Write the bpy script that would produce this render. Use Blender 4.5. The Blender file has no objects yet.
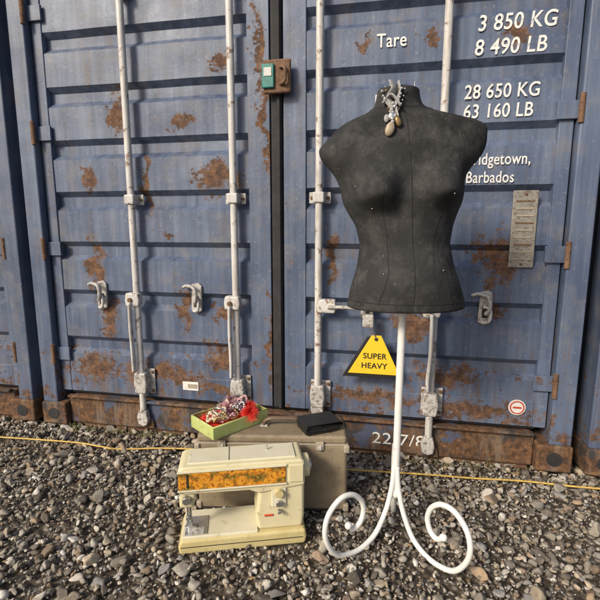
import bpy, bmesh, math, random
import numpy as np
from mathutils import Vector, Matrix, Euler, noise
random.seed(7); rng=np.random.default_rng(11)
S=bpy.context.scene
COL=S.collection

# ---------------------------------------------------------------- helpers
def empty(name,loc=(0,0,0),rotz=0.0,parent=None):
    e=bpy.data.objects.new(name,None); COL.objects.link(e)
    e.location=loc; e.rotation_euler=(0,0,rotz); e.parent=parent
    e.empty_display_size=0.05
    return e
def mesh_obj(name,verts,faces,mat,parent=None,smooth=False,loc=(0,0,0),rot=(0,0,0)):
    M=Matrix.Translation(loc)@Euler(rot).to_matrix().to_4x4()
    m=bpy.data.meshes.new(name); m.from_pydata([tuple(M@Vector(v)) for v in verts],[],[tuple(f) for f in faces]); m.update()
    bm=bmesh.new(); bm.from_mesh(m); bmesh.ops.recalc_face_normals(bm,faces=bm.faces); bm.to_mesh(m); bm.free()
    o=bpy.data.objects.new(name,m); COL.objects.link(o); o.parent=parent
    if mat: m.materials.append(mat)
    if smooth:
        for p in m.polygons: p.use_smooth=True
    return o
def bev(o,w,seg=3):
    b=o.modifiers.new('bev','BEVEL'); b.width=w; b.segments=seg; b.limit_method='ANGLE'; b.harden_normals=True
    for p in o.data.polygons: p.use_smooth=True
    return o
def box(name,c,s,mat,parent=None,b=0.0,rot=(0,0,0),seg=3,taper=1.0):
    x,y,z=s[0]/2,s[1]/2,s[2]/2
    V=[(-x,-y,-z),(x,-y,-z),(x,y,-z),(-x,y,-z),(-x*taper,-y*taper,z),(x*taper,-y*taper,z),(x*taper,y*taper,z),(-x*taper,y*taper,z)]
    F=[(0,3,2,1),(4,5,6,7),(0,1,5,4),(1,2,6,5),(2,3,7,6),(3,0,4,7)]
    o=mesh_obj(name,V,F,mat,parent,loc=c,rot=rot)
    if b>0: bev(o,b,seg)
    return o
def prism(name,pts,y0,y1,mat,parent=None,b=0.0,loc=(0,0,0),rot=(0,0,0),seg=3):
    """polygon in xz extruded in y"""
    n=len(pts); V=[(p[0],y0,p[1]) for p in pts]+[(p[0],y1,p[1]) for p in pts]
    F=[tuple(range(n)),tuple(range(2*n-1,n-1,-1))]+[(i,(i+1)%n,n+(i+1)%n,n+i) for i in range(n)]
    o=mesh_obj(name,V,F,mat,parent,loc=loc,rot=rot)
    if b>0: bev(o,b,seg)
    return o
def cyl(name,p0,p1,r,mat,parent=None,n=24,b=0.0,r1=None):
    p0=Vector(p0);p1=Vector(p1);d=(p1-p0);L=d.length;q=d.to_track_quat('Z','Y')
    r1=r if r1 is None else r1
    V=[];F=[]
    for k,(zz,rr) in enumerate(((0,r),(L,r1))):
        for i in range(n):
            a=2*math.pi*i/n; V.append(p0+q@Vector((rr*math.cos(a),rr*math.sin(a),zz)))
    F=[(i,(i+1)%n,n+(i+1)%n,n+i) for i in range(n)]+[tuple(range(n-1,-1,-1)),tuple(range(n,2*n))]
    o=mesh_obj(name,V,F,mat,parent)
    bev(o,b if b>0 else min(r,L)*0.08,2)
    return o
def catmull(P,k=8,closed=False):
    P=[Vector(p) for p in P]; out=[]
    n=len(P)
    rngi=range(n if closed else n-1)
    for i in rngi:
        if closed: a,b,c,d=P[(i-1)%n],P[i],P[(i+1)%n],P[(i+2)%n]
        else: a,b,c,d=P[max(i-1,0)],P[i],P[i+1],P[min(i+2,n-1)]
        for j in range(k):
            t=j/k
            out.append(0.5*((2*b)+(c-a)*t+(2*a-5*b+4*c-d)*t*t+(3*b-a-3*c+d)*t**3))
    if not closed: out.append(P[-1])
    return out
def tube(name,P,r,mat,parent=None,n=12,k=8,closed=False,spl=True,flat=1.0,radii=None):
    pts=catmull(P,k,closed) if spl else [Vector(p) for p in P]
    m=len(pts); V=[];F=[]
    up=Vector((0,0,1)); prev=None
    for i,p in enumerate(pts):
        if closed: t=(pts[(i+1)%m]-pts[i-1])
        else: t=pts[min(i+1,m-1)]-pts[max(i-1,0)]
        t.normalize()
        if prev is None:
            a=up if abs(t.z)<0.9 else Vector((1,0,0))
            nrm=(a-t*a.dot(t)).normalized()
        else: nrm=(prev-t*prev.dot(t)).normalized()
        prev=nrm; bn=t.cross(nrm)
        rr=r if radii is None else r*radii[min(int(i/(m-1)*(len(radii)-1)+.5),len(radii)-1)]
        for j in range(n):
            an=2*math.pi*j/n; V.append(p+nrm*(rr*math.cos(an)*flat)+bn*(rr*math.sin(an)))
    for i in range(m if closed else m-1):
        i2=(i+1)%m
        for j in range(n):
            F.append((i*n+j,i*n+(j+1)%n,i2*n+(j+1)%n,i2*n+j))
    if not closed: F+= [tuple(range(n)),tuple(range(m*n-1,(m-1)*n-1,-1))]
    return mesh_obj(name,V,F,mat,parent,smooth=True)
def sphere(name,c,r,mat,parent=None,s=(1,1,1),seg=20,disp=0,rot=(0,0,0)):
    bm=bmesh.new(); bmesh.ops.create_uvsphere(bm,u_segments=seg,v_segments=seg//2+2,radius=r)
    for v in bm.verts:
        if disp: v.co*=1+random.uniform(-disp,disp)
        v.co=Vector((v.co.x*s[0],v.co.y*s[1],v.co.z*s[2]))
    m=bpy.data.meshes.new(name); bm.to_mesh(m); bm.free()
    o=bpy.data.objects.new(name,m); COL.objects.link(o); o.parent=parent; o.location=c; o.rotation_euler=rot
    m.materials.append(mat)
    for p in m.polygons:p.use_smooth=True
    return o

# ---------------------------------------------------------------- materials
class NT:
    def __init__(s,name):
        s.m=bpy.data.materials.new(name); s.m.use_nodes=True; s.t=s.m.node_tree; s.N=s.t.nodes; s.L=s.t.links
        s.b=s.N['Principled BSDF']; s.co=s.N.new('ShaderNodeTexCoord').outputs['Object']
    def new(s,t,**k):
        n=s.N.new(t)
        for a,b in k.items(): setattr(n,a,b)
        return n
    def lk(s,a,b): s.L.new(a,b)
    def noise(s,scale,detail=4,rough=.6,co=None,dist=0,stretch=None,out='Fac'):
        n=s.new('ShaderNodeTexNoise'); n.inputs['Scale'].default_value=scale; n.inputs['Detail'].default_value=detail
        n.inputs['Roughness'].default_value=rough; n.inputs['Distortion'].default_value=dist
        c=co or s.co
        if stretch:
            mp=s.new('ShaderNodeMapping'); mp.inputs['Scale'].default_value=stretch; s.lk(c,mp.inputs['Vector']); c=mp.outputs[0]
        s.lk(c,n.inputs['Vector']); return n.outputs[out]
    def ramp(s,v,stops,interp='LINEAR'):
        r=s.new('ShaderNodeValToRGB'); r.color_ramp.interpolation=interp
        e=r.color_ramp.elements
        while len(e)<len(stops): e.new(.5)
        for el,(p,c) in zip(e,stops):
            el.position=p; el.color=(c,c,c,1) if isinstance(c,(int,float)) else (*c,1)
        s.lk(v,r.inputs[0]); return r.outputs[0]
    def math(s,op,a,b=None,c=None,clamp=False):
        n=s.new('ShaderNodeMath',operation=op,use_clamp=clamp)
        for i,v in enumerate((a,b,c)):
            if v is None: continue
            if isinstance(v,(int,float)): n.inputs[i].default_value=v
            else: s.lk(v,n.inputs[i])
        return n.outputs[0]
    def mix(s,f,a,b,mode='MIX'):
        n=s.new('ShaderNodeMix',data_type='RGBA',blend_type=mode)
        def st(i,v):
            if isinstance(v,(int,float)): n.inputs[i].default_value=v
            elif isinstance(v,tuple): n.inputs[i].default_value=(*v,1)
            else: s.lk(v,n.inputs[i])
        st(0,f); st(6,a); st(7,b); return n.outputs[2]
    def bump(s,h,strength=.3,dist=.01,prev=None):
        n=s.new('ShaderNodeBump'); n.inputs['Strength'].default_value=strength; n.inputs['Distance'].default_value=dist
        s.lk(h,n.inputs['Height'])
        if prev is not None: s.lk(prev,n.inputs['Normal'])
        return n.outputs[0]
    def fin(s,col,rough=.6,normal=None,metal=0,spec=.5):
        for k,v in (('Base Color',col),('Roughness',rough),('Metallic',metal),('Specular IOR Level',spec)):
            if isinstance(v,(int,float)): s.b.inputs[k].default_value=v
            elif isinstance(v,tuple): s.b.inputs[k].default_value=(*v,1)
            else: s.lk(v,s.b.inputs[k])
        if normal is not None: s.lk(normal,s.b.inputs['Normal'])
        return s.m
def worn(name,col,col2,dirt=(.08,.06,.04),rough=.5,dirtamt=.62,scale=12,bumps=.15,metal=0):
    t=NT(name)
    a=t.noise(scale,3,.65); b=t.noise(scale*3.3,4,.7)
    c=t.mix(t.ramp(a,[(.3,0),(.7,1)]),col,col2)
    d=t.ramp(b,[(dirtamt,0),(dirtamt+.09,1)])
    c=t.mix(t.math('MULTIPLY',d,.75),c,dirt)
    r=t.math('ADD',t.math('MULTIPLY',b,.25),rough-.12)
    return t.fin(c,r,t.bump(b,bumps,.003),metal)
def rustcol(t):
    n=t.noise(35,5,.75)
    return t.ramp(n,[(.28,(.022,.014,.011)),(.45,(.075,.038,.020)),(.6,(.165,.082,.038)),(.78,(.30,.185,.10))])
def paint(name,base,light,patches,speck=.670,sillz=.24):
    t=NT(name)
    big=t.noise(1.7,3,.6); mid=t.noise(9,4,.7); fine=t.noise(60,4,.7)
    streak=t.noise(1,4,.65,stretch=(26,26,1.6))
    c=t.mix(t.ramp(big,[(.3,0),(.72,1)]),base,light)
    c=t.mix(t.math('MULTIPLY',t.ramp(streak,[(.48,0),(.72,1)]),.42),c,tuple(min(1,x*1.25+.07) for x in light))
    c=t.mix(t.math('MULTIPLY',t.ramp(streak,[(.3,1),(.46,0)]),.5),c,tuple(x*.42 for x in base))
    c=t.mix(t.math('MULTIPLY',t.ramp(mid,[(.50,0),(.72,1)]),.42),c,(.20,.18,.16))
    c=t.mix(t.math('MULTIPLY',t.ramp(fine,[(.60,0),(.7,1)]),.38),c,(.32,.33,.36))
    dn=t.new('ShaderNodeVectorMath',operation='SUBTRACT'); t.lk(t.noise(7,4,.7,out='Color'),dn.inputs[0]); dn.inputs[1].default_value=(.5,.5,.5)
    ds=t.new('ShaderNodeVectorMath',operation='SCALE'); t.lk(dn.outputs[0],ds.inputs[0]); ds.inputs['Scale'].default_value=.22
    da=t.new('ShaderNodeVectorMath',operation='ADD'); t.lk(t.co,da.inputs[0]); t.lk(ds.outputs[0],da.inputs[1])
    cur=None
    for (u,z,ru,rz) in patches:
        m=t.new('ShaderNodeVectorMath',operation='MULTIPLY_ADD')
        t.lk(da.outputs[0],m.inputs[0]); m.inputs[1].default_value=(1/ru,0,1/rz); m.inputs[2].default_value=(-u/ru,0,-z/rz)
        l=t.new('ShaderNodeVectorMath',operation='LENGTH'); t.lk(m.outputs[0],l.inputs[0])
        cur=l.outputs['Value'] if cur is None else t.math('MINIMUM',cur,l.outputs['Value'])
    cur=t.math('MAXIMUM',t.math('SUBTRACT',1,cur),-1.2)
    brk=t.noise(28,6,.8)
    pm=t.math('ADD',cur,t.math('MULTIPLY',t.math('SUBTRACT',brk,.51),4.4))
    pm=t.ramp(pm,[(.0,0),(.25,1)])
    halo=t.ramp(t.math('ADD',cur,t.math('MULTIPLY',t.math('SUBTRACT',streak,.5),3.0)),[(-.3,0),(.7,1)])
    sep=t.new('ShaderNodeSeparateXYZ'); t.lk(t.co,sep.inputs[0])
    low=t.math('MULTIPLY',t.ramp(sep.outputs[2],[(sillz,1),(sillz+.45,0)]),.13)
    # water sits on the lower lip of every corrugation: rust grows there first
    zz=t.math('ABSOLUTE',t.math('SUBTRACT',t.math('FRACT',t.math('DIVIDE',t.math('SUBTRACT',sep.outputs[2],1.435-.125),.25)),.5))
    lip=t.math('MULTIPLY',t.ramp(zz,[(.03,1),(.10,0)]),.055)
    sp=t.ramp(t.math('ADD',t.math('ADD',t.noise(16,6,.78),low),lip),[(speck,0),(speck+.04,1)])
    run=t.noise(1,4,.7,stretch=(34,34,2.6))
    c=t.mix(t.math('MULTIPLY',t.ramp(t.math('ADD',run,t.math('MULTIPLY',low,.6)),[(.59,0),(.74,1)]),.6),c,(.14,.09,.06))
    c=t.mix(t.math('MULTIPLY',halo,.5),c,(.15,.10,.075))
    mask=t.math('MAXIMUM',pm,sp)
    c=t.mix(t.math('MULTIPLY',mask,.92),c,rustcol(t))
    r=t.math('ADD',t.math('MULTIPLY',mask,.4),t.math('ADD',.34,t.math('MULTIPLY',mid,.3)))
    nb=t.bump(t.noise(5,1,.5),.3,.04)
    return t.fin(c,r,t.bump(t.noise(60,2,.7),.22,.003,nb))
PAT=[(-.284,1.33,.115,.075),(-.257,1.83,.05,.05),(-.445,1.575,.08,.035),(-.075,1.86,.025,.2),(-.05,1.55,.018,.24),(.39,1.88,.035,.03),
     (.97,.96,.09,.12),(.62,.66,.09,.06),(-.987,1.33,.045,.06),(-.315,.45,.07,.07),(-.97,.86,.04,.17),(-.80,1.63,.04,.09),
     (-.28,.68,.07,.05),(.8,.42,.14,.06),(.95,.72,.06,.04),(-.6,.33,.24,.045),(-1.0,.34,.14,.08),(.25,.95,.025,.12),(-.48,.66,.04,.14),(-.66,1.28,.025,.15),
     (.98,1.85,.06,.035),(-.90,.62,.05,.11),(.65,1.86,.04,.025),(.4,.3,.24,.035),(.9,.27,.28,.04),(-.04,.5,.018,.24),(-.55,1.05,.05,.02),(-.3,.27,.16,.03)]
M_blue=paint('blue_container_paint',(.055,.079,.142),(.102,.138,.218),PAT)
M_blue2=paint('faded_blue_paint',(.052,.073,.125),(.090,.120,.19),[(.5,1.2,.1,.1),(-.5,.6,.1,.1)])
def M_rustf():
    t=NT('rusty_sill')
    n=t.noise(6,5,.75); st=t.noise(1,5,.7,stretch=(18,18,3))
    c=rustcol(t)
    c=t.mix(t.ramp(n,[(.5,0),(.6,1)]),c,(.038,.034,.036))
    c=t.mix(t.math('MULTIPLY',t.ramp(st,[(.50,0),(.64,1)]),.6),c,(.20,.155,.115))
    c=t.mix(t.ramp(t.noise(4,4,.7),[(.60,0),(.64,1)]),c,(.065,.08,.13))
    return t.fin(c,.85,t.bump(t.noise(40,4,.7),.6,.006))
M_sill=M_rustf()
def rodmat():
    t=NT('galvanised_rod_paint')
    a=t.noise(7,3,.65); b=t.noise(24,4,.7); st=t.noise(1,4,.7,stretch=(40,40,5))
    c=t.mix(t.ramp(a,[(.3,0),(.7,1)]),(.46,.46,.46),(.62,.61,.59))
    c=t.mix(t.math('MULTIPLY',t.ramp(st,[(.50,0),(.66,1)]),.55),c,(.30,.24,.19))
    c=t.mix(t.math('MULTIPLY',t.ramp(b,[(.575,0),(.65,1)]),.85),c,(.17,.09,.045))
    return t.fin(c,.45,t.bump(b,.2,.003))
M_rod=rodmat()
M_rust=worn('rusty_steel',(.10,.05,.03),(.20,.12,.07),(.03,.02,.015),.85,.55,30,.5)
M_galv=worn('galvanised_fitting',(.36,.35,.34),(.53,.52,.50),(.13,.075,.04),.5,.51,22,.3)
M_rubber=worn('black_rubber',(.014,.014,.016),(.03,.03,.034),(.07,.04,.02),.8,.58,14,.3)
M_textw=worn('white_stencil_paint',(.62,.62,.61),(.76,.76,.74),(.10,.125,.2),.6,.57,16)
M_yel=worn('yellow_sign',(.74,.48,.02),(.82,.56,.03),(.33,.21,.04),.45,.63,10,.05)
M_blk=worn('black_plastic',(.012,.012,.013),(.02,.02,.02),(.05,.045,.04),.45,.66,20)
M_plate=worn('old_aluminium_plate',(.22,.21,.19),(.34,.32,.28),(.13,.08,.05),.5,.52,25,.3,.3)
M_green=worn('green_seal_box',(.02,.14,.12),(.03,.24,.22),(.1,.05,.03),.5,.55,20)
M_white=worn('white_enamel',(.66,.66,.64),(.77,.77,.74),(.34,.31,.27),.35,.62,14,.08)
M_cream=worn('cream_plastic',(.60,.54,.33),(.68,.62,.41),(.33,.27,.16),.4,.61,11,.08)
M_cream2=worn('yellowed_cream_plastic',(.50,.42,.19),(.58,.50,.26),(.28,.21,.10),.4,.61,11,.08)
M_deck=worn('pale_deck',(.62,.58,.42),(.69,.65,.50),(.39,.33,.22),.35,.61,11,.05)
M_steel=worn('bright_steel',(.5,.5,.5),(.62,.62,.6),(.25,.22,.18),.3,.68,25,.1,.9)
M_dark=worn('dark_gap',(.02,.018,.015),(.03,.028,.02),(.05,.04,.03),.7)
def case_mat():
    t=NT('brown_leatherette')
    v=t.new('ShaderNodeTexVoronoi'); v.inputs['Scale'].default_value=260; t.lk(t.co,v.inputs['Vector'])
    n=t.noise(6,4,.65); n2=t.noise(25,5,.75)
    c=t.mix(t.ramp(n,[(.3,0),(.7,1)]),(.19,.148,.095),(.28,.225,.15))
    c=t.mix(t.math('MULTIPLY',t.ramp(n2,[(.54,0),(.7,1)]),.6),c,(.38,.33,.25))
    c=t.mix(t.math('MULTIPLY',t.ramp(n2,[(.3,1),(.44,0)]),.65),c,(.08,.055,.03))
    return t.fin(c,.62,t.bump(v.outputs['Distance'],.35,.002))
M_case=case_mat()
M_trim=worn('case_trim',(.30,.26,.20),(.38,.33,.26),(.12,.09,.06),.5)
M_handle=worn('brown_handle',(.10,.065,.04),(.14,.09,.06),(.05,.03,.02),.45)
def floral():
    t=NT('orange_floral_panel')
    sp=t.new('ShaderNodeSeparateXYZ'); t.lk(t.co,sp.inputs[0])
    cb=t.new('ShaderNodeCombineXYZ'); t.lk(sp.outputs[0],cb.inputs[0]); t.lk(sp.outputs[2],cb.inputs[1])
    nz=t.noise(60,3,.65,co=cb.outputs[0],out='Color')
    sc=t.new('ShaderNodeVectorMath',operation='MULTIPLY_ADD'); t.lk(nz,sc.inputs[0]); sc.inputs[1].default_value=(.045,.045,0); t.lk(cb.outputs[0],sc.inputs[2])
    v=t.new('ShaderNodeTexVoronoi'); v.voronoi_dimensions='2D'; v.inputs['Scale'].default_value=27; t.lk(sc.outputs[0],v.inputs['Vector'])
    v2=t.new('ShaderNodeTexVoronoi'); v2.voronoi_dimensions='2D'; v2.inputs['Scale'].default_value=75; t.lk(sc.outputs[0],v2.inputs['Vector'])
    d=v.outputs['Distance']
    c=t.ramp(d,[(.0,(.16,.04,.01)),(.12,(.42,.10,.012)),(.22,(.70,.36,.04)),(.34,(.66,.26,.02)),(.46,(.42,.13,.012)),(.56,(.22,.12,.02)),(.75,(.12,.09,.02))])
    c=t.mix(t.math('MULTIPLY',t.ramp(v2.outputs['Distance'],[(.15,1),(.45,0)]),.45),c,(.74,.42,.06))
    return t.fin(c,.3)
M_flor=floral()
def fabric():
    t=NT('charcoal_jersey')
    n=t.noise(5,4,.6); f=t.noise(420,2,.6); s=t.noise(1,4,.7,stretch=(40,40,7)); m=t.noise(16,6,.75)
    c=t.mix(t.ramp(n,[(.35,0),(.65,1)]),(.021,.021,.022),(.040,.040,.041))
    c=t.mix(t.math('MULTIPLY',t.ramp(m,[(.46,0),(.70,1)]),.6),c,(.092,.090,.088))
    c=t.mix(t.math('MULTIPLY',t.ramp(s,[(.60,0),(.74,1)]),.35),c,(.13,.125,.12))
    c=t.mix(t.ramp(t.noise(90,2,.5),[(.73,0),(.78,1)]),c,(.2,.19,.18))
    return t.fin(c,.92,t.bump(f,.5,.002,t.bump(t.noise(11,4,.7),.4,.014)),0,.2)
M_fab=fabric()

# ---------------------------------------------------------------- shipping container
def corr(z,depth=.030,pitch=.25,ph=1.47):
    d=abs(((z-ph+pitch/2)%pitch)-pitch/2)
    if d<.022: return depth
    if d<.048: return depth*(1-(d-.022)/.026)
    return 0.0
HW=1.32
def build_container(name,origin,rotz,paintm,main=False,length=6.0):
    R=empty(name,origin,rotz)
    y0=.045      # door face
    zs=[]
    for k in range(-6,6):
        c=1.47+k*.25
        zs+= [c-.048,c-.022,c+.022,c+.048,c+.09,c+.125,c+.16]
    ZB,ZT=.33,2.34
    zs=sorted([z for z in zs if ZB<z<ZT]+[ZB,ZT])
    NU=41
    for sgn,nm in ((-1,'left'),(1,'right')):
        a,b=.135,1.165
        us=[sgn*(a+(b-a)*i/(NU-1)) for i in range(NU)]
        V=[(u,y0+corr(z)+(.0015*math.sin(u*9+z*5))+.006*min(1,(abs(u)-.135)*12,(1.165-abs(u))*12)*noise.noise(Vector((u*4,z*4,1))),z) for z in zs for u in us]
        F=[(j*NU+i,j*NU+i+1,(j+1)*NU+i+1,(j+1)*NU+i) for j in range(len(zs)-1) for i in range(NU-1)]
        mesh_obj(nm+'_door_panel',V,F,paintm,R)
        box(nm+'_door_inner_stile',(sgn*.083,y0+.025,1.29),(.104,.062,2.16),paintm,R,.004)
        box(nm+'_door_outer_stile',(sgn*1.192,y0+.025,1.29),(.054,.062,2.16),paintm,R,.004)
        box(nm+'_door_bottom_rail',(sgn*.65,y0+.027,.27),(1.03,.062,.12),paintm,R,.004)
        box(nm+'_door_top_rail',(sgn*.65,y0+.027,2.357),(1.03,.062,.05),paintm,R,.004)
        box(nm+'_corner_post',(sgn*1.272,y0+.03,1.25),(.09,.15,2.2),paintm,R,.008)
        for zz in (.09,2.47):
            box(nm+'_corner_casting',(sgn*1.25,y0+.03,zz),(.15,.17,.125),M_sill if zz<1 else paintm,R,.012)
            cyl(nm+'_casting_hole',(sgn*1.25,y0-.058,zz),(sgn*1.25,y0-.052,zz),.032,M_rubber,R)
        for zz in (.42,.98,1.55,2.1):
            box(nm+'_hinge_leaf',(sgn*1.19,y0-.014,zz),(.08,.014,.07),paintm,R,.003)
            cyl(nm+'_hinge_pin',(sgn*1.23,y0-.042,zz-.055),(sgn*1.23,y0-.042,zz+.055),.011,M_rust,R)
    box('centre_gasket',(.0,y0+.012,1.29),(.052,.05,2.17),M_rubber,R,.012)
    box('centre_gasket_lip',(.012,y0-.018,1.29),(.016,.012,2.16),M_rubber,R,.004)
    box('bottom_gasket',(0,y0+.03,.202),(2.36,.03,.018),M_rubber,R,.004)
    box('door_sill',(0,y0+.045,.108),(2.346,.13,.15),M_sill,R,.008)
    box('sill_lip',(0,y0-.03,.19),(2.33,.03,.012),M_sill,R,.003)
    box('sill_foot',(0,y0+.05,.018),(2.32,.10,.028),M_rust,R,.004)
    box('door_header',(0,y0+.045,2.46),(2.346,.13,.14),paintm,R,.008)
    Y1=y0+.12; n=int((length-.3)/.28)
    prof=[]
    for i in range(n):
        yy=Y1+i*.28; prof+=[(yy,0),(yy+.07,0),(yy+.14,.036),(yy+.21,.036)]
    prof.append((Y1+n*.28,0)); YE=Y1+n*.28
    for sgn in (-1,1):
        V=[(sgn*(HW-.01-d),yy,z) for z in (.15,2.5) for yy,d in prof]
        m=len(prof); mesh_obj('side_wall',V,[(i,i+1,m+i+1,m+i) for i in range(m-1)],paintm,R)
        box('bottom_side_rail',(sgn*(HW-.035),(Y1+YE)/2,.1),(.06,YE-Y1,.12),M_sill,R)
        box('top_side_rail',(sgn*(HW-.035),(Y1+YE)/2,2.5),(.06,YE-Y1,.07),paintm,R)
    V=[(x,yy,2.53-d*.5) for x in (-HW+.04,HW-.04) for yy,d in prof]; m=len(prof)
    mesh_obj('roof',V,[(i,i+1,m+i+1,m+i) for i in range(m-1)],paintm,R)
    box('end_wall',(0,YE+.02,1.27),(2*HW-.02,.04,2.5),paintm,R)
    def rod(u,ztop,zbot,i):
        cyl('locking_rod_%d'%i,(u,0,zbot),(u,0,2.44),.0165,M_rod,R)
        for zz in (1.222,1.95 if not main else 2.15):
            box('rod_guide_plate',(u,y0-.012,zz),(.098,.008,.05),M_galv,R,.003)
            prism('rod_guide_clip',[(-.026,-.024),(.026,-.024),(.026,.024),(-.026,.024)],-.024,.03,M_rod,R,.008,loc=(u,0,zz))
            for dx in (-.037,.037): sphere('guide_bolt',(u+dx,y0-.018,zz),.008,M_rust,R,(1,.6,1),12)
    def lowgear(u,zc,zb):
        box('cam_bracket',(u+.01,y0-.012,zc),(.096,.009,.135),M_galv,R,.008)
        prism('cam_bracket_body',[(-.03,-.055),(.03,-.055),(.036,0),(.03,.055),(-.03,.055),(-.036,0)],-.022,.03,M_galv,R,.009,loc=(u,0,zc))
        for dx,dz in ((-.03,.05),(.046,.05),(-.03,-.05),(.046,-.05)): sphere('bracket_bolt',(u+dx,y0-.018,zc+dz),.009,M_rust,R,(1,.6,1),12)
        prism('locking_cam',[(-.026,0),(-.034,.04),(-.02,.075),(.022,.075),(.03,.03),(.024,-.002),(.0,-.012)],-.016,.018,M_galv,R,.007,loc=(u,0,zb))
        prism('cam_keeper',[(-.05,-.01),(.05,-.01),(.045,.035),(.02,.045),(-.02,.045),(-.045,.035)],.0,.018,M_sill,R,.004,loc=(u,.022-.012,zb-.018))
    for i,(u,zb) in enumerate(((-.717,.075),(-.197,.235),(.201,.20),(.717,.065))):
        rod(u,2.4,zb,i)
        lowgear(u,.30,zb)
        if main and i==2: continue
        s=-1 if i<2 else (1 if i==2 else -1)
        prism('handle_hub',[(-.036,-.032),(.034,-.032),(.040,.0),(.034,.034),(-.034,.034),(-.040,.0)],-.03,.014,M_rod,R,.008,loc=(u+s*.012,0,.735))
        cyl('hub_bolt',(u+s*.02,-.04,.735),(u+s*.02,-.028,.735),.011,M_rust,R)
        if i==3:
            P=[(u-.012,-.035,.72),(u-.010,-.037,.55),(u-.018,-.035,.43),(u-.016,-.03,.37)]
        else:
            P=[(u+s*.020,-.035,.72),(u+s*.021,-.037,.60),(u+s*.018,-.036,.46),(u+s*.020,-.032,.37)]
        tube('handle_bar',P,.015,M_rod,R,flat=.6)
    if main:
        u=.201
        prism('handle_hub',[(-.03,-.03),(.05,-.03),(.055,.0),(.05,.033),(-.02,.033),(-.034,.0)],-.03,.014,M_rod,R,.008,loc=(u+.03,0,.735))
        tube('handle_bar',[(.25,-.03,.735),(.3,-.034,.737),(.38,-.03,.735),(.47,-.028,.733)],.014,M_galv,R,flat=.6)
    for u in (-.939,-.416,.42,.932):
        prism('latch_plate',[(-.027,-.075),(.0,-.090),(.027,-.075),(.030,.05),(.014,.066),(-.022,.058)],-.010,0,M_galv,R,.003,loc=(u,y0,.755))
        prism('latch_recess',[(-.012,-.055),(.012,-.055),(.014,.0),(-.012,.0)],-.0135,-.011,M_dark,R,.001,loc=(u,y0,.755))
        tube('latch_catch',[(u-.058,y0-.022,.80),(u-.03,y0-.035,.808),(u+.006,y0-.042,.795),(u+.014,y0-.044,.75),(u,y0-.030,.72)],.012,M_galv,R,flat=.7)
        tube('latch_loop',[(u-.012,y0-.016,.68),(u+.016,y0-.032,.69),(u+.018,y0-.032,.74),(u-.008,y0-.016,.75)],.007,M_rod,R)
    return R
TH=math.radians(11.4)
ORG=Vector((-.113,2.086,0)); UX=Vector((math.cos(TH),-math.sin(TH),0))
CT=build_container('shipping_container',ORG,-TH,M_blue,True)
build_container('shipping_container.001',ORG-UX*2.70,-TH,M_blue2)
build_container('shipping_container.002',ORG+UX*2.70,-TH,M_blue2)
FY=.045
def text(body,u,z,size,parent=CT,mat=M_textw,y=FY-.0055,name='stencil_text',align='LEFT',sx=1.0,off=.0012,rot=0,shear=0.0):
    c=bpy.data.curves.new(name,'FONT'); c.body=body; c.size=size; c.align_x=align; c.extrude=.0006; c.offset=off; c.shear=shear
    c.space_character=1.05
    o=bpy.data.objects.new(name,c); COL.objects.link(o); o.parent=parent; o.location=(u,y,z); o.rotation_euler=(math.pi/2,rot,0)
    o.scale=(sx,1,1); c.materials.append(mat); return o
text('Tare',.435,1.835,.076,sx=.82,off=.0008)
text('3 850 KG',.832,1.868,.083,sx=.86,shear=.1,off=.0010)
text('8 490 LB',.825,1.778,.083,sx=.86,shear=.1,off=.0010)
text('Pay',.432,1.60,.070,sx=.8,off=.0008)
text('28 650 KG',.795,1.613,.076,sx=.82,shear=.06,off=.0009)
text('63 160 LB',.795,1.537,.076,sx=.82,shear=.06,off=.0009)
text('Bridgetown,',.818,1.350,.066,sx=.74,off=.0007)
text('Barbados',.820,1.277,.066,sx=.74,off=.0007)
text('22/7/8',.46,.075,.080,y=FY-.0225,off=0,sx=1.15,name='chalk_marking')
box('csc_plate',(1.062,FY-.009,1.083),(.098,.006,.32),M_plate,CT,.006)
for i in range(9): box('plate_line',(1.062,FY-.0135,1.20-i*.03),(.07,.002,.006),M_trim if i%3 else M_rust,CT)
for dz in (-.145,.145): sphere('plate_rivet',(1.062,FY-.013,1.083+dz),.006,M_rust,CT,seg=10)
cyl('round_sticker',(1.094,FY-.012,.30),(1.094,FY-.008,.30),.036,M_white,CT)
M_red=worn('red_print',(.50,.06,.03),(.55,.08,.04),(.3,.1,.06),.5)
tube('sticker_ring',[(1.094+.028*math.cos(a),FY-.0125,.30+.028*math.sin(a)) for a in np.linspace(0,2*math.pi,16,endpoint=False)],.003,M_red,CT,n=6,k=3,closed=True)
box('sticker_bar',(1.094,FY-.0135,.30),(.035,.002,.008),M_red,CT)
box('paper_label',(-.466,FY-.007,.285),(.085,.002,.045),M_white,CT)
box('paper_label_print',(-.455,FY-.0095,.285),(.05,.002,.022),M_trim,CT)
box('seal_box_back',(.014,FY-.045,1.735),(.125,.02,.14),M_rust,CT,.01)
box('seal_box_green_face',(-.022,FY-.061,1.735),(.055,.014,.10),M_green,CT,.006)
box('seal_box_label',(-.022,FY-.0695,1.75),(.035,.003,.035),M_rod,CT,.001)
tube('seal_box_hasp',[(.03,FY-.058,1.77),(.055,FY-.075,1.76),(.055,FY-.075,1.71),(.03,FY-.058,1.70)],.007,M_rust,CT)
PL=empty('padlock',parent=None)
PL.matrix_world=Matrix.Translation(ORG)@Matrix.Rotation(-TH,4,'Z')
box('padlock_body',(.432,-.035,.680),(.05,.028,.058),M_galv,PL,.007)
tube('padlock_shackle',[(.416,-.035,.70),(.416,-.035,.74),(.424,-.036,.757),(.44,-.036,.757),(.448,-.035,.74),(.448,-.035,.70)],.0055,M_steel,PL)
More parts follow.
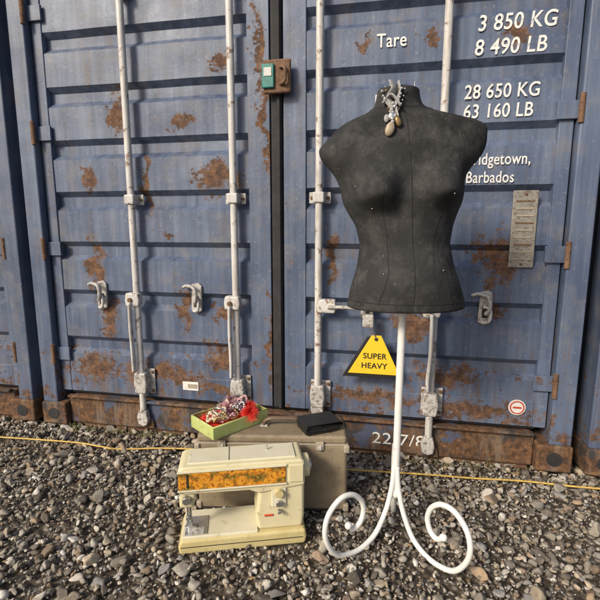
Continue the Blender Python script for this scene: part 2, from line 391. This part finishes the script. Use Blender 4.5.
SG=empty('warning_sign'); SG.matrix_world=Matrix.Translation(ORG)@Matrix.Rotation(-TH,4,'Z')
def rtri(s,cx=.462,cz=.515):
    base=[(-.116,-.080),(.116,-.080),(.03,.10),(-.012,.10)]
    return [(cx+x*s,cz+z*s) for x,z in base]
prism('sign_backing',[(x-.02,z-.014) for x,z in rtri(1.06)],-.030,-.024,M_blk,SG,.002)
prism('sign_plate',rtri(1.0),-.0365,-.031,M_yel,SG,.002)
M_ink=worn('sign_ink',(.01,.01,.01),(.02,.02,.02))
text('SUPER',.465,.508,.036,parent=SG,mat=M_ink,y=-.0375,name='sign_text_upper',align='CENTER',off=.0005)
text('HEAVY',.463,.463,.036,parent=SG,mat=M_ink,y=-.0375,name='sign_text_lower',align='CENTER',off=.0005)
cyl('sign_hole_rim',(.470,-.039,.598),(.470,-.036,.598),.008,M_dark,SG)
tube('sign_wire',[(.470,-.035,.598),(.462,-.042,.62),(.446,-.045,.655)],.0025,M_steel,SG,n=8)

# ---------------------------------------------------------------- mannequin
MQ=empty('dress_form_mannequin',(.335,1.46,0))
tab=[(1.502,-.099,.028),(1.495,-.100,.029),(1.478,-.102,.032),(1.455,-.108,.044),(1.443,-.120,.074),(1.430,-.150,.150),(1.416,-.184,.222),(1.400,-.212,.243),(1.352,-.258,.243),
(1.331,-.279,.238),(1.301,-.270,.220),(1.277,-.248,.197),(1.247,-.222,.180),(1.205,-.206,.180),(1.170,-.200,.176),(1.140,-.184,.164),(1.10,-.158,.152),(1.037,-.142,.144),(.957,-.153,.166),(.892,-.172,.191),(.8416,-.180,.207)]
tz=np.array([t[0] for t in tab][::-1]); tl=np.array([t[1] for t in tab][::-1]); tr=np.array([t[2] for t in tab][::-1])
dz_=np.array([.83,.90,.96,1.04,1.10,1.20,1.30,1.36,1.40,1.43,1.45,1.50,1.53]); dd=np.array([.118,.118,.108,.088,.092,.100,.096,.084,.072,.062,.057,.055,.052])
az=np.array([.83,1.2,1.28,1.33,1.42,1.45,1.53]); aa=np.array([.30,.30,.42,.48,.42,.25,.2])
ez=np.array([.83,1.22,1.30,1.42,1.45,1.53]); ee=np.array([3.2,3.2,6.0,6.0,3.0,2.4])
NZ=130; Z=np.linspace(.8416,1.502,NZ)
def sm(a,w=3):
    k=np.hanning(2*w+3)[1:-1];k/=k.sum(); p=np.pad(a,w,mode='edge'); 
    p[:w]=2*a[0]-a[1:w+1][::-1]; p[-w:]=2*a[-1]-a[-w-1:-1][::-1]
    return np.convolve(p,k,'valid')
Ls=sm(np.interp(Z,tz,tl)); Rs=sm(np.interp(Z,tz,tr)); Ds=sm(np.interp(Z,dz_,dd),4); As=sm(np.interp(Z,az,aa),4); Es=sm(np.interp(Z,ez,ee),4)
def surf(i,s,side):
    """side -1 front, +1 back"""
    z=Z[i]; xc=(Ls[i]+Rs[i])/2; hw=(Rs[i]-Ls[i])/2; x=xc+hw*s
    d=Ds[i]*(1-As[i]*s*s)*math.sqrt(max(0,1-abs(s)**Es[i]))
    y=side*d
    if side<0:
        for bx,bz in ((-.116,1.195),(.098,1.203)):
            sz=.072 if z>bz else .040
            y-= .072*math.exp(-(abs((x-bx)/.060)**2.4)-((z-bz)/sz)**2)*min(1,math.sqrt(max(0,1-abs(s)**6))*1.15)
        y-= .012*math.exp(-((z-.95)/.06)**2)*(1-s*s)
    else:
        y+= .02*math.exp(-((z-1.32)/.08)**2)*(1-s*s)+.035*math.exp(-((z-.88)/.07)**2)*(1-s*s)
    return Vector((x,y,z))
NA=112;V=[];F=[]
for i in range(NZ):
    for j in range(NA):
        ph=2*math.pi*j/NA; p=surf(i,math.cos(ph),-1 if math.sin(ph)>=0 else 1)
        p.y+=.0022*noise.noise(p*14)+.0010*noise.noise(p*45)
        V.append(p)
for i in range(NZ-1):
    for j in range(NA): F.append((i*NA+j,i*NA+(j+1)%NA,(i+1)*NA+(j+1)%NA,(i+1)*NA+j))
def cap(ring0,dzs,V,F):
    base=[V[ring0+j] for j in range(NA)]; c=sum(base,Vector())/NA; prev=ring0
    for sc,dz in dzs:
        st=len(V)
        for b in base: V.append(c+(b-c)*sc+Vector((0,0,dz)))
        for j in range(NA): F.append((prev+j,prev+(j+1)%NA,st+(j+1)%NA,st+j))
        prev=st
    F.append(tuple(range(prev,prev+NA)))
cap((NZ-1)*NA,[(.99,.003),(.95,.005),(.6,.006)],V,F)
cap(0,[(.99,-.004),(.96,-.007),(.9,-.008),(.5,-.008)],V,F)
mesh_obj('torso',V,F,M_fab,MQ,smooth=True)
M_seam=worn('seam_thread',(.012,.012,.013),(.018,.018,.019),(.03,.03,.03),.95)
def atx(i,x):
    xc=(Ls[i]+Rs[i])/2; hw=(Rs[i]-Ls[i])/2
    p=surf(i,max(-.95,min(.95,(x-xc)/hw)),-1)
    p.y+=.0022*noise.noise(p*14)+.0010*noise.noise(p*45)-.0003
    return p
tube('centre_seam',[atx(i,.008-.035*max(0,(Z[i]-1.0)/.5)) for i in range(3,112,2)],.0011,M_seam,MQ,n=6,k=2)
for sg in (-1,1):
    tube('princess_seam',[atx(i,sg*(.068+.035*math.exp(-((Z[i]-1.2)/.09)**2)+.03*max(0,(.95-Z[i])/.1))) for i in range(3,68,2)],.0009,M_seam,MQ,n=6,k=2)
P=[V[(NZ-12)*NA+j]*1.0 for j in range(0,NA,2)]
tube('neck_seam',P,.0013,M_seam,MQ,n=6,k=2,closed=True)
tube('hem_piping',[V[4*NA+j]+Vector((0,0,0)) for j in range(0,NA,2)],.0013,M_seam,MQ,n=6,k=2,closed=True)
for (i,s) in ((60,-.62),(68,.62),(22,-.55),(24,.60)):
    p=surf(i,s,-1); sphere('pin_head',p+Vector((0,-.001,0)),.0025,M_steel,MQ,seg=10)
for k in range(7):
    x=-.035+random.uniform(-.045,.045); y=random.uniform(-.03,.03); h=random.uniform(.006,.014)
    cyl('neck_pin',(x,y,1.505),(x+random.uniform(-.004,.004),y,1.508+h),.0007,M_steel,MQ,6)
    sphere('neck_pin_head',(x,y,1.508+h),.0022,M_steel,MQ,seg=8)
cyl('pole',(0,0,.17),(0.003,0,.845),.0128,M_white,MQ,32)
cyl('pole_collar',(0.003,0,.805),(0.003,0,.838),.018,M_white,MQ,32)
box('base_board',(.012,0,.832),(.12,.10,.01),M_dark,MQ,.004)
prof=[(.006,.27),(.012,.215),(.022,.17),(.042,.112),(.085,.045),(.14,.015),(.195,.0115),(.25,.03),(.288,.08),(.302,.135),(.287,.19),(.243,.228),(.195,.228),(.158,.198),(.143,.155),(.155,.115),(.182,.10),(.207,.118)]
for k,d in enumerate(((-.846,-.533),(.587,-.81),(.19,.98))):
    dv=Vector((d[0],d[1],0)).normalized()
    tube('scroll_leg_%d'%(k+1),[dv*r+Vector((0,0,z)) for r,z in prof],.0090,M_white,MQ,n=16,k=8)
    sphere('scroll_ball_%d'%(k+1),dv*.207+Vector((0,0,.12)),.0125,M_white,MQ)
sphere('pole_foot',(0,0,.17),.017,M_white,MQ,(1,1,1.3))
NK=empty('pendant_necklace',(.335,1.46,0))
M_ribbon=worn('grey_ribbon',(.24,.24,.25),(.38,.38,.38),(.10,.10,.10),.6,.58,40,.3)
M_tan=worn('tan_pendant',(.30,.24,.16),(.42,.36,.27),(.2,.15,.1),.4,.58,60,.2)
M_brz=worn('bronze_pendant',(.22,.14,.06),(.36,.25,.12),(.08,.05,.03),.35,.6,60,.2,.6)
def ff(x,z,o=.006):
    i=int(np.clip((z-.8416)/(1.502-.8416)*(NZ-1),0,NZ-1)); p=atx(i,x); return (x,p.y-o,z)
tube('ribbon',[ff(-.068,1.518,.003),ff(-.060,1.495),ff(-.072,1.47),ff(-.062,1.445),ff(-.064,1.42)],.014,M_ribbon,NK,flat=.3)
tube('ribbon_tail',[ff(-.048,1.514,.003),ff(-.044,1.485,.008),ff(-.056,1.45,.008),ff(-.050,1.41,.010)],.010,M_ribbon,NK,flat=.35)
tube('ribbon_bow',[ff(-.088,1.455,.01),ff(-.07,1.475,.016),ff(-.055,1.463,.014),ff(-.042,1.442,.016)],.010,M_ribbon,NK,flat=.4)
sphere('pendant',ff(-.074,1.376,.010),.015,M_tan,NK,(.9,.5,1.4),rot=(0,.3,0))
sphere('pendant_small',ff(-.050,1.398,.012),.010,M_brz,NK,(.9,.5,1.5),rot=(0,-.3,0))
sphere('pendant_disc',ff(-.066,1.412,.016),.013,M_steel,NK,(1,.35,1))
sphere('pendant_setting',ff(-.082,1.408,.010),.009,M_ribbon,NK,(.9,.6,1.3))
for (x0,x1,zl,m,st) in ((-.088,-.030,1.425,M_steel,0),(-.082,-.045,1.405,M_brz,1),(-.092,-.040,1.440,M_ribbon,2)):
    for q in range(19):
        f=q/18; x=x0+(x1-x0)*f; z=1.492-(1.492-zl)*math.sin(math.pi*f)**.7
        sphere('chain_bead',ff(x,z,.010+.003*st),.0030+.0006*st,m,NK,seg=8)
for i in range(7): sphere('bead',ff(-.064+.005*math.sin(i*2),1.450-i*.009,.016),.006,M_steel if i%2 else M_ribbon,NK,seg=10)

# ---------------------------------------------------------------- carrying case
CS=empty('sewing_machine_carry_case',(-.395,1.60,0),math.radians(-2))
W,Dp,Hh=.575,.17,.318
box('case_body',(W/2,Dp/2,.15),(W,Dp,.30-.02),M_case,CS,.016)
box('case_lid',(W/2,Dp/2,.302),(W-.006,Dp-.006,.032),M_case,CS,.012)
box('lid_band',(W/2,Dp/2,.285),(W+.003,Dp+.003,.006),M_trim,CS,.002)
box('foot_band',(W/2,Dp/2,.018),(W+.002,Dp+.002,.012),M_dark,CS,.003)
for x in (.10,.47):
    box('case_latch',(x,-.004,.283),(.03,.008,.034),M_trim,CS,.003)
    box('latch_tongue',(x,-.010,.277),(.014,.006,.018),M_galv,CS,.002)
tube('case_handle',[(.25,.09,.318),(.255,.088,.34),(.28,.085,.352),(.33,.085,.353),(.375,.085,.352),(.40,.088,.338),(.405,.09,.318)],.011,M_handle,CS,flat=.7)
for x in (.25,.405): box('handle_mount',(x,.09,.321),(.03,.022,.008),M_galv,CS,.002)
for x in (.004,W-.004): 
    for z in (.03,.27): box('case_corner',(x,.004,z),(.022,.022,.03),M_trim,CS,.006)

# ---------------------------------------------------------------- sewing machine
SM=empty('sewing_machine',(-.405,1.354,.004),math.radians(8.1)); SM.scale=(1.01,1,.955)
prism('base',[(.0,.0),(.425,.0),(.43,.03),(.425,.058),(.005,.055),(-.004,.03)],0,.165,M_cream2,SM,.010,seg=4)
box('base_deck',(.135,.083,.058),(.255,.150,.012),M_deck,SM,.004)
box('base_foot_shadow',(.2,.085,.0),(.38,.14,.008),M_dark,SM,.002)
prism('pillar',[(.262,.055),(.418,.055),(.424,.10),(.424,.29),(.27,.29),(.268,.22),(.255,.11)],.018,.142,M_cream,SM,.014,seg=4)
prism('arm',[(.005,.232),(.018,.222),(.235,.220),(.268,.205),(.424,.225),(.424,.312),(.415,.325),(.02,.325),(.004,.314)],.012,.146,M_cream,SM,.012,seg=4)
box('arm_top_cover',(.215,.082,.326),(.36,.10,.008),M_deck,SM,.003)
box('top_cover_split',(.17,.082,.3305),(.002,.095,.0015),M_dark,SM)
prism('head',[(.004,.165),(.05,.165),(.058,.20),(.06,.29),(.004,.29)],.02,.135,M_cream,SM,.010,seg=4)
box('floral_panel',(.182,.0105,.275),(.352,.006,.064),M_flor,SM,.002)
box('panel_frame_top',(.182,.009,.3095),(.358,.009,.005),M_deck,SM,.001)
box('panel_frame_bottom',(.182,.009,.2405),(.358,.009,.005),M_deck,SM,.001)
box('right_end_panel',(.393,.0105,.275),(.05,.006,.066),M_cream,SM,.003)
box('lever_plate',(.335,.0155,.185),(.050,.006,.075),M_deck,SM,.004)
cyl('stitch_dial',(.335,.014,.205),(.335,-.002,.205),.015,M_cream2,SM)
cyl('width_dial',(.335,.014,.165),(.335,.0,.165),.011,M_steel,SM)
box('reverse_lever',(.335,.004,.135),(.012,.018,.012),M_steel,SM,.003)
box('name_badge',(.30,.0165,.115),(.03,.003,.008),M_red,SM,.001)
cyl('hand_wheel',(.424,.08,.265),(.447,.08,.265),.042,M_cream,SM,36,.006)
cyl('hand_wheel_hub',(.447,.08,.265),(.454,.08,.265),.022,M_steel,SM)
cyl('presser_bar',(.036,.055,.09),(.036,.055,.17),.0042,M_steel,SM)
cyl('needle_bar',(.028,.045,.11),(.028,.045,.17),.0038,M_steel,SM)
cyl('needle',(.028,.045,.066),(.028,.045,.112),.0012,M_steel,SM,8)
box('needle_clamp',(.028,.045,.112),(.013,.012,.014),M_steel,SM,.002)
prism('presser_foot',[(.015,.066),(.06,.066),(.056,.073),(.042,.078),(.042,.095),(.03,.095),(.03,.078),(.016,.073)],.045,.062,M_steel,SM,.001)
box('needle_plate',(.055,.065,.0655),(.075,.10,.003),M_steel,SM,.001)
box('bobbin_cover',(.055,.03,.068),(.05,.035,.002),M_galv,SM,.0005)
tube('thread_guide',[(.012,.008,.235),(.0,-.004,.22),(.0,-.004,.19),(.01,.012,.175)],.0022,M_steel,SM,n=8)
cyl('tension_dial',(.03,.018,.205),(.03,.0,.205),.013,M_steel,SM)
box('takeup_slot',(.035,.0065,.278),(.006,.004,.05),M_dark,SM,.001)
cyl('spool_pin',(.30,.09,.325),(.30,.09,.348),.003,M_steel,SM,10)
box('base_seam',(.21,-.0005,.030),(.41,.002,.002),M_dark,SM)
box('light_shade',(.13,.06,.222),(.10,.06,.012),M_deck,SM,.004)

# ---------------------------------------------------------------- jewellery tray
TR=empty('jewellery_tin',(-.318,1.550,.3185),math.radians(43))
M_lime=worn('pale_green_tin',(.40,.46,.15),(.48,.54,.21),(.22,.24,.10),.35,.58,14)
M_redc=worn('red_lining',(.62,.03,.02),(.72,.05,.03),(.35,.02,.01),.6,.6,30,.3)
TL,TW,THt=.258,.160,.046
box('tin_floor',(TL/2,TW/2,.004),(TL,TW,.006),M_lime,TR,.002)
for c,s in (((TL/2,.002,.024),(TL,.004,THt)),((TL/2,TW-.002,.024),(TL,.004,THt)),((.002,TW/2,.024),(.004,TW-.008,THt)),((TL-.002,TW/2,.024),(.004,TW-.008,THt))):
    box('tin_wall',c,s,M_lime,TR,.0015)
tube('tin_rim',[(.003,.003,.048),(TL-.003,.003,.048),(TL-.003,TW-.003,.048),(.003,TW-.003,.048)],.0035,M_lime,TR,n=8,closed=True,spl=False)
box('red_lining',(TL/2,TW/2,.022),(TL-.014,TW-.014,.022),M_redc,TR,.004)
def ringp(c,r,tilt,az,n=14):
    m=Matrix.Rotation(az,3,'Z')@Matrix.Rotation(tilt,3,'X')
    return [Vector(c)+m@Vector((r*math.cos(a),r*math.sin(a),0)) for a in np.linspace(0,2*math.pi,n,endpoint=False)]
M_gold=worn('brass_jewellery',(.45,.30,.12),(.6,.45,.22),(.15,.1,.05),.35,.62,60,.1,.6)
M_bone=worn('bone_beads',(.50,.40,.28),(.62,.54,.42),(.25,.17,.10),.4,.58,60)
M_pink=worn('pink_gauze',(.42,.20,.24),(.58,.36,.38),(.3,.1,.15),.7,.6,60,.5)
M_purp=worn('mauve_gauze',(.20,.14,.18),(.36,.29,.33),(.12,.08,.10),.7,.6,60,.5)
for (c,r,t,a,m) in (((.07,.09,.046),.036,.25,.4,M_gold),((.085,.075,.054),.032,.5,1.4,M_bone),((.06,.06,.05),.03,.35,2.4,M_bone),((.12,.07,.05),.034,.3,.2,M_gold),((.10,.10,.058),.028,.7,2.0,M_steel)):
    tube('bangle',ringp(c,r,t,a),.0042,m,TR,n=8,k=3,closed=True)
for k in range(9):
    cc=(random.uniform(.05,.20),random.uniform(.035,.12)); mt=random.choice([M_bone,M_gold,M_bone,M_pink,M_steel,M_redc])
    rr=random.uniform(.016,.035); zb=.05+(.02 if cc[0]>.13 else 0)
    for q in range(20):
        a=2*math.pi*q/20
        sphere('bead',(cc[0]+rr*math.cos(a)*1.1,cc[1]+rr*math.sin(a)*.8,zb+.012*math.sin(a*2+k)+k*.0015),random.choice([.0042,.005,.006]),mt,TR,seg=8)
def crumple(name,c,r,mat,s=(1,1,.7),amp=.35,seed=0):
    bm=bmesh.new(); bmesh.ops.create_icosphere(bm,subdivisions=5,radius=r)
    for v in bm.verts:
        p=v.co.normalized()*2.2+Vector((seed,0,0))
        v.co*=1+amp*(abs(noise.noise(p*1.6))*2-.4)+amp*.6*abs(noise.noise(p*4))+amp*.4*noise.noise(p*9)
        v.co=Vector((v.co.x*s[0],v.co.y*s[1],v.co.z*s[2]))
    me=bpy.data.meshes.new(name); bm.to_mesh(me); bm.free(); me.materials.append(mat)
    o=bpy.data.objects.new(name,me); COL.objects.link(o); o.parent=TR; o.location=c
crumple('pink_scarf',(.150,.11,.058),.026,M_pink,(1.3,1,.9),.5,1)
crumple('mauve_scarf',(.185,.085,.056),.022,M_purp,(1.2,1.1,.9),.5,4)
crumple('white_lace',(.205,.12,.060),.022,M_bone,(1,1,.8),.5,8)
M_pom=worn('red_fringe',(.72,.03,.02),(.82,.06,.04),(.5,.02,.02),.6)
def pompom(cc,rmin,rmax,n,mat,name):
    V=[];F=[]; cc=Vector(cc)
    for i in range(n):
        d=Vector(rng.normal(size=3)); d.normalize(); L=random.uniform(rmin,rmax); sd=d.orthogonal().normalized()*.0005
        q=d*L+Vector(rng.normal(size=3)*.004)+Vector((0,0,-.004))
        b=len(V); V+=[cc+d*.004-sd,cc+d*.004+sd,cc+q+sd*.6,cc+q-sd*.6]; F.append((b,b+1,b+2,b+3))
    mesh_obj(name,V,F,mat,TR)
pompom((.175,.014,.054),.014,.038,2800,M_pom,'red_pompom')
pompom((.205,.050,.066),.012,.026,1200,M_pom,'red_fringe_tuft')
pompom((.160,.115,.080),.012,.032,1300,M_pink,'pink_fringe_tuft')
pompom((.195,.125,.078),.012,.028,900,M_purp,'mauve_fringe_tuft')
pompom((.120,.125,.062),.010,.022,700,M_bone,'cream_fringe_tuft')
pompom((.04,.11,.046),.010,.020,600,M_pom,'red_fringe_end')

# ---------------------------------------------------------------- black purse
WL=empty('black_purse',(.028,1.615,.3185),math.radians(22))
M_leather=worn('black_leather',(.010,.010,.011),(.018,.017,.018),(.05,.045,.04),.38,.66,22,.5)
prism('purse_body',[(0,.006),(.012,0),(.135,0),(.148,.008),(.15,.026),(.14,.040),(.012,.042),(.0,.030)],0,.092,M_leather,WL,.010,loc=(-.02,-.03,0),seg=4)
prism('purse_flap',[(-.003,.022),(.003,.045),(.142,.044),(.154,.030),(.153,.020),(.149,.038),(.01,.0405)],-.006,.090,M_leather,WL,.003,loc=(-.02,-.03,0),rot=(math.radians(2),0,0))
box('purse_clasp',(.055,-.040,.022),(.014,.006,.010),M_leather,WL,.002)
tube('purse_piping',[(-.02,-.034,.022),(.02,-.037,.021),(.08,-.037,.021),(.13,-.034,.023)],.0018,M_leather,WL,n=8)
tube('purse_strap',[(.125,.05,.03),(.15,.03,.036),(.155,-.0,.02),(.15,-.03,.006)],.004,M_leather,WL,n=8,flat=.5)

# ---------------------------------------------------------------- cable on ground
M_cab=worn('yellow_rope',(.52,.34,.07),(.62,.43,.12),(.22,.16,.06),.6,.53,30)
tube('yellow_cable',[(-3.2,2.35,.02),(-2.0,2.22,.03),(-1.5,2.16,.03),(-1.127,2.107,.03),(-.99,2.075,.026),(-.882,2.050,.024),(-.70,2.062,.022),(-.539,2.050,.025),(-.35,2.03,.024),(-.1,1.96,.024),(.08,1.89,.024),(.223,1.865,.022),(.40,1.84,.025),(.569,1.826,.021),(.76,1.79,.025),(.959,1.770,.024),(1.3,1.70,.028),(2.2,1.6,.03)],.0042,M_cab,None,n=8,k=10)

# ---------------------------------------------------------------- ground + gravel
def ground_mat():
    t=NT('gravel_ground')
    v=t.new('ShaderNodeTexVoronoi'); v.inputs['Scale'].default_value=42; t.lk(t.co,v.inputs['Vector'])
    n=t.noise(60,5,.75); b=t.noise(2.2,4,.6)
    sx=t.new('ShaderNodeSeparateColor'); t.lk(v.outputs['Color'],sx.inputs[0])
    c=t.ramp(sx.outputs[0],[(0,(.07,.058,.044)),(.4,(.16,.14,.11)),(.75,(.27,.24,.20)),(1,(.40,.37,.32))])
    c=t.mix(t.ramp(v.outputs['Distance'],[(.35,0),(.6,1)]),c,(.06,.046,.032))
    c=t.mix(t.math('MULTIPLY',t.ramp(b,[(.4,0),(.65,1)]),.5),c,(.09,.068,.046))
    h=t.math('SUBTRACT',t.math('MULTIPLY',n,.4),v.outputs['Distance'])
    return t.fin(c,.9,t.bump(h,.9,.02))
G=mesh_obj('ground',[(-150,-150,0),(150,-150,0),(150,150,0),(-150,150,0)],[(0,1,2,3)],ground_mat())
def stone_mat():
    t=NT('crushed_stone')
    a=t.new('ShaderNodeAttribute'); a.attribute_name='tint'
    n=t.noise(90,4,.7); n2=t.noise(260,2,.7); dirt=t.noise(3.2,4,.65)
    c=t.mix(.6,a.outputs['Color'],t.ramp(n,[(.3,.42),(.62,1)]),'MULTIPLY')
    c=t.mix(t.math('MULTIPLY',t.ramp(dirt,[(.48,0),(.68,1)]),.4),c,(.13,.095,.062))
    c=t.mix(t.math('MULTIPLY',t.ramp(n2,[(.58,0),(.70,1)]),.3),c,(.52,.48,.42))
    return t.fin(c,.85,t.bump(n2,.4,.002))
M_stone=stone_mat()
def ico(sub):
    bm=bmesh.new(); bmesh.ops.create_icosphere(bm,subdivisions=sub,radius=1)
    v=np.array([x.co[:] for x in bm.verts]); f=np.array([[q.index for q in x.verts] for x in bm.faces]); bm.free(); return v,f
def rotm(n):
    q=rng.normal(size=(n,4)); q/=np.linalg.norm(q,axis=1)[:,None]; w,x,y,z=q.T
    return np.stack([1-2*(y*y+z*z),2*(x*y-z*w),2*(x*z+y*w),2*(x*y+z*w),1-2*(x*x+z*z),2*(y*z-x*w),2*(x*z-y*w),2*(y*z+x*w),1-2*(x*x+y*y)],1).reshape(n,3,3)
palette=np.array([(.36,.33,.28),(.24,.215,.18),(.47,.435,.38),(.13,.11,.09),(.40,.335,.25),(.27,.20,.14),(.64,.61,.56),(.29,.28,.27),(.36,.26,.17)])
pw=np.array([.2,.17,.14,.13,.13,.10,.06,.07,.04]); pw/=pw.sum()
parts=[]
def batch(n,smin,smax,sub,zl,ex=2.0,area=None):
    bv,bf=ico(sub); nv=len(bv)
    variants=[]
    for k in range(24):
        v=bv.copy()
        for _ in range(9):
            d=rng.normal(size=3); d/=np.linalg.norm(d); h=rng.uniform(.36,.72); pr=v@d
            v=v-np.outer(np.maximum(pr-h,0),d)
        v*=1+rng.uniform(-.05,.05,size=(nv,1)); variants.append(v*np.array([1.1,rng.uniform(.6,.95),rng.uniform(.42,.75)]))
    variants=np.array(variants)
    Yp=rng.uniform(area[2],area[3],n); X=rng.uniform(area[0],area[1],n)
    sz=smin+(smax-smin)*rng.random(n)**ex
    front=2.086-math.tan(TH)*(X+.113)+.10
    keep=Yp<front
    keep&=~((X>-.38)&(X<.18)&(Yp>1.62)&(Yp<1.76)); keep&=~((X>-.40)&(X<.02)&(Yp>1.39)&(Yp<1.54))
    if smax>.035:
        keep&=~((X>-.45)&(X<.06)&(Yp>1.31)&(Yp<1.56))   # big stones were cleared where the machine stands
        for cx,cy in ((.335,1.46),(.168,1.355),(.453,1.297),(.12,1.325),(.495,1.24)): keep&=((X-cx)**2+(Yp-cy)**2>.05**2)
    X,Yp,sz=X[keep],Yp[keep],sz[keep]; n=len(X)
    R=rotm(n)
    yaw=rng.uniform(0,6.28,n); c,s_=np.cos(yaw),np.sin(yaw); Rz=np.zeros((n,3,3)); Rz[:,0,0]=c;Rz[:,0,1]=-s_;Rz[:,1,0]=s_;Rz[:,1,1]=c;Rz[:,2,2]=1
    tl=rng.normal(0,.35,n); Rx=np.zeros((n,3,3)); Rx[:,0,0]=1;Rx[:,1,1]=np.cos(tl);Rx[:,1,2]=-np.sin(tl);Rx[:,2,1]=np.sin(tl);Rx[:,2,2]=np.cos(tl)
    h=rng.random(n)<.6; R[h]=(Rz@Rx)[h]
    vs=variants[rng.integers(0,24,n)]*sz[:,None,None]/2
    vs=np.einsum('nij,nkj->nki',R,vs)
    zz=zl(n)+sz*rng.uniform(.04,.32,n)
    vs+=np.stack([X,Yp,zz],1)[:,None,:]
    fs=bf[None]+ (np.arange(n)*nv)[:,None,None]
    cl=palette[rng.choice(len(palette),n,p=pw)]*rng.uniform(.7,1.2,(n,1))
    parts.append((vs.reshape(-1,3),fs.reshape(-1,3),np.repeat(cl,nv,0)))
A=(-2.2,1.9,.85,2.55)
batch(420,.048,.074,3,lambda n:rng.uniform(.0,.006,n),1.3,A)
batch(3600,.026,.050,2,lambda n:rng.uniform(.002,.010,n),1.5,A)
batch(11000,.014,.028,2,lambda n:rng.uniform(.0,.012,n),1.2,A)
batch(22000,.007,.015,1,lambda n:rng.uniform(.0,.010,n),1.0,A)
off=0;VV=[];FF=[];CC=[]
for v,f_,c in parts: VV.append(v);FF.append(f_+off);CC.append(c);off+=len(v)
VV=np.concatenate(VV);FF=np.concatenate(FF);CC=np.concatenate(CC)
me=bpy.data.meshes.new('gravel'); me.vertices.add(len(VV)); me.vertices.foreach_set('co',VV.ravel().astype(np.float32))
me.loops.add(len(FF)*3); me.loops.foreach_set('vertex_index',FF.ravel().astype(np.int32))
me.polygons.add(len(FF)); me.polygons.foreach_set('loop_start',(np.arange(len(FF))*3).astype(np.int32))
me.update(calc_edges=True)
at=me.color_attributes.new('tint','FLOAT_COLOR','POINT'); at.data.foreach_set('color',np.concatenate([CC,np.ones((len(CC),1))],1).ravel().astype(np.float32))
me.materials.append(M_stone)
go=bpy.data.objects.new('gravel',me); COL.objects.link(go)
M_leaf=worn('dead_leaf',(.18,.11,.05),(.30,.21,.10),(.07,.04,.02),.8,.6,40)
V=[];F=[]
for i in range(190):
    x=random.uniform(-1.6,1.5); y=random.choice([random.uniform(1.15,2.2),random.uniform(1.9,2.25)])
    if y>2.086-math.tan(TH)*(x+.113)-.02: y=2.086-math.tan(TH)*(x+.113)-random.uniform(.0,.06)
    a=random.uniform(0,6.3); L=random.uniform(.012,.028); w=L*random.uniform(.3,.5); z=random.uniform(.018,.028)
    c,s=math.cos(a),math.sin(a); t1=random.uniform(-.006,.01)
    b=len(V)
    for (px,py,pz) in ((-L/2,0,0),(0,-w/2,t1),(L/2,0,.004),(0,w/2,t1+.003)): V.append((x+px*c-py*s,y+px*s+py*c,z+pz))
    F+=[(b,b+1,b+2),(b,b+2,b+3)]
mesh_obj('dead_leaves',V,F,M_leaf)
M_weed=worn('dry_weed',(.20,.16,.06),(.12,.14,.05),(.2,.14,.07),.8)
V=[];F=[]
for cl in range(26):
    u=random.uniform(-1.2,1.2); bx=-.113+u*math.cos(TH); by=2.086-u*math.sin(TH)-random.uniform(-.01,.02)
    for k in range(16):
        x=bx+random.gauss(0,.02); y=by+random.gauss(0,.008); h=random.uniform(.012,.045); lx=random.gauss(0,.015); ly=random.gauss(-.008,.01)
        b=len(V); V+=[(x-.0012,y,.008),(x+.0012,y,.008),(x+lx*.5+.0008,y+ly*.5,.008+h*.7),(x+lx*.5-.0008,y+ly*.5,.008+h*.7),(x+lx,y+ly,.01+h)]
        F+=[(b,b+1,b+2,b+3),(b+3,b+2,b+4)]
mesh_obj('dry_weeds',V,F,M_weed)

# ---------------------------------------------------------------- light, sky, camera
w=bpy.data.worlds.new('World'); S.world=w; w.use_nodes=True
nt=w.node_tree; bg=nt.nodes['Background']; sk=nt.nodes.new('ShaderNodeTexSky'); sk.sky_type='NISHITA'; sk.sun_disc=False
EL=math.radians(33); AZ=math.radians(224)
sk.sun_elevation=EL; sk.sun_rotation=AZ; sk.dust_density=4; sk.air_density=.9; sk.ozone_density=.8
nt.links.new(sk.outputs[0],bg.inputs[0]); bg.inputs[1].default_value=.125
sd=bpy.data.lights.new('sun','SUN'); sd.energy=3.3; sd.angle=math.radians(12); sd.color=(1,.90,.75)
so=bpy.data.objects.new('sun',sd); COL.objects.link(so)
dirv=Vector((math.sin(AZ)*math.cos(EL),math.cos(AZ)*math.cos(EL),math.sin(EL)))
so.rotation_euler=dirv.to_track_quat('Z','Y').to_euler()
cd=bpy.data.cameras.new('camera'); co=bpy.data.objects.new('camera',cd); COL.objects.link(co)
cd.sensor_width=36; cd.lens=36*451/600; cd.clip_start=.05; cd.clip_end=600
co.location=(0,0,1.10); co.rotation_euler=(math.radians(90-9.4),0,0)
S.camera=co
S.view_settings.view_transform='Standard'; S.view_settings.look='None'; S.view_settings.exposure=0
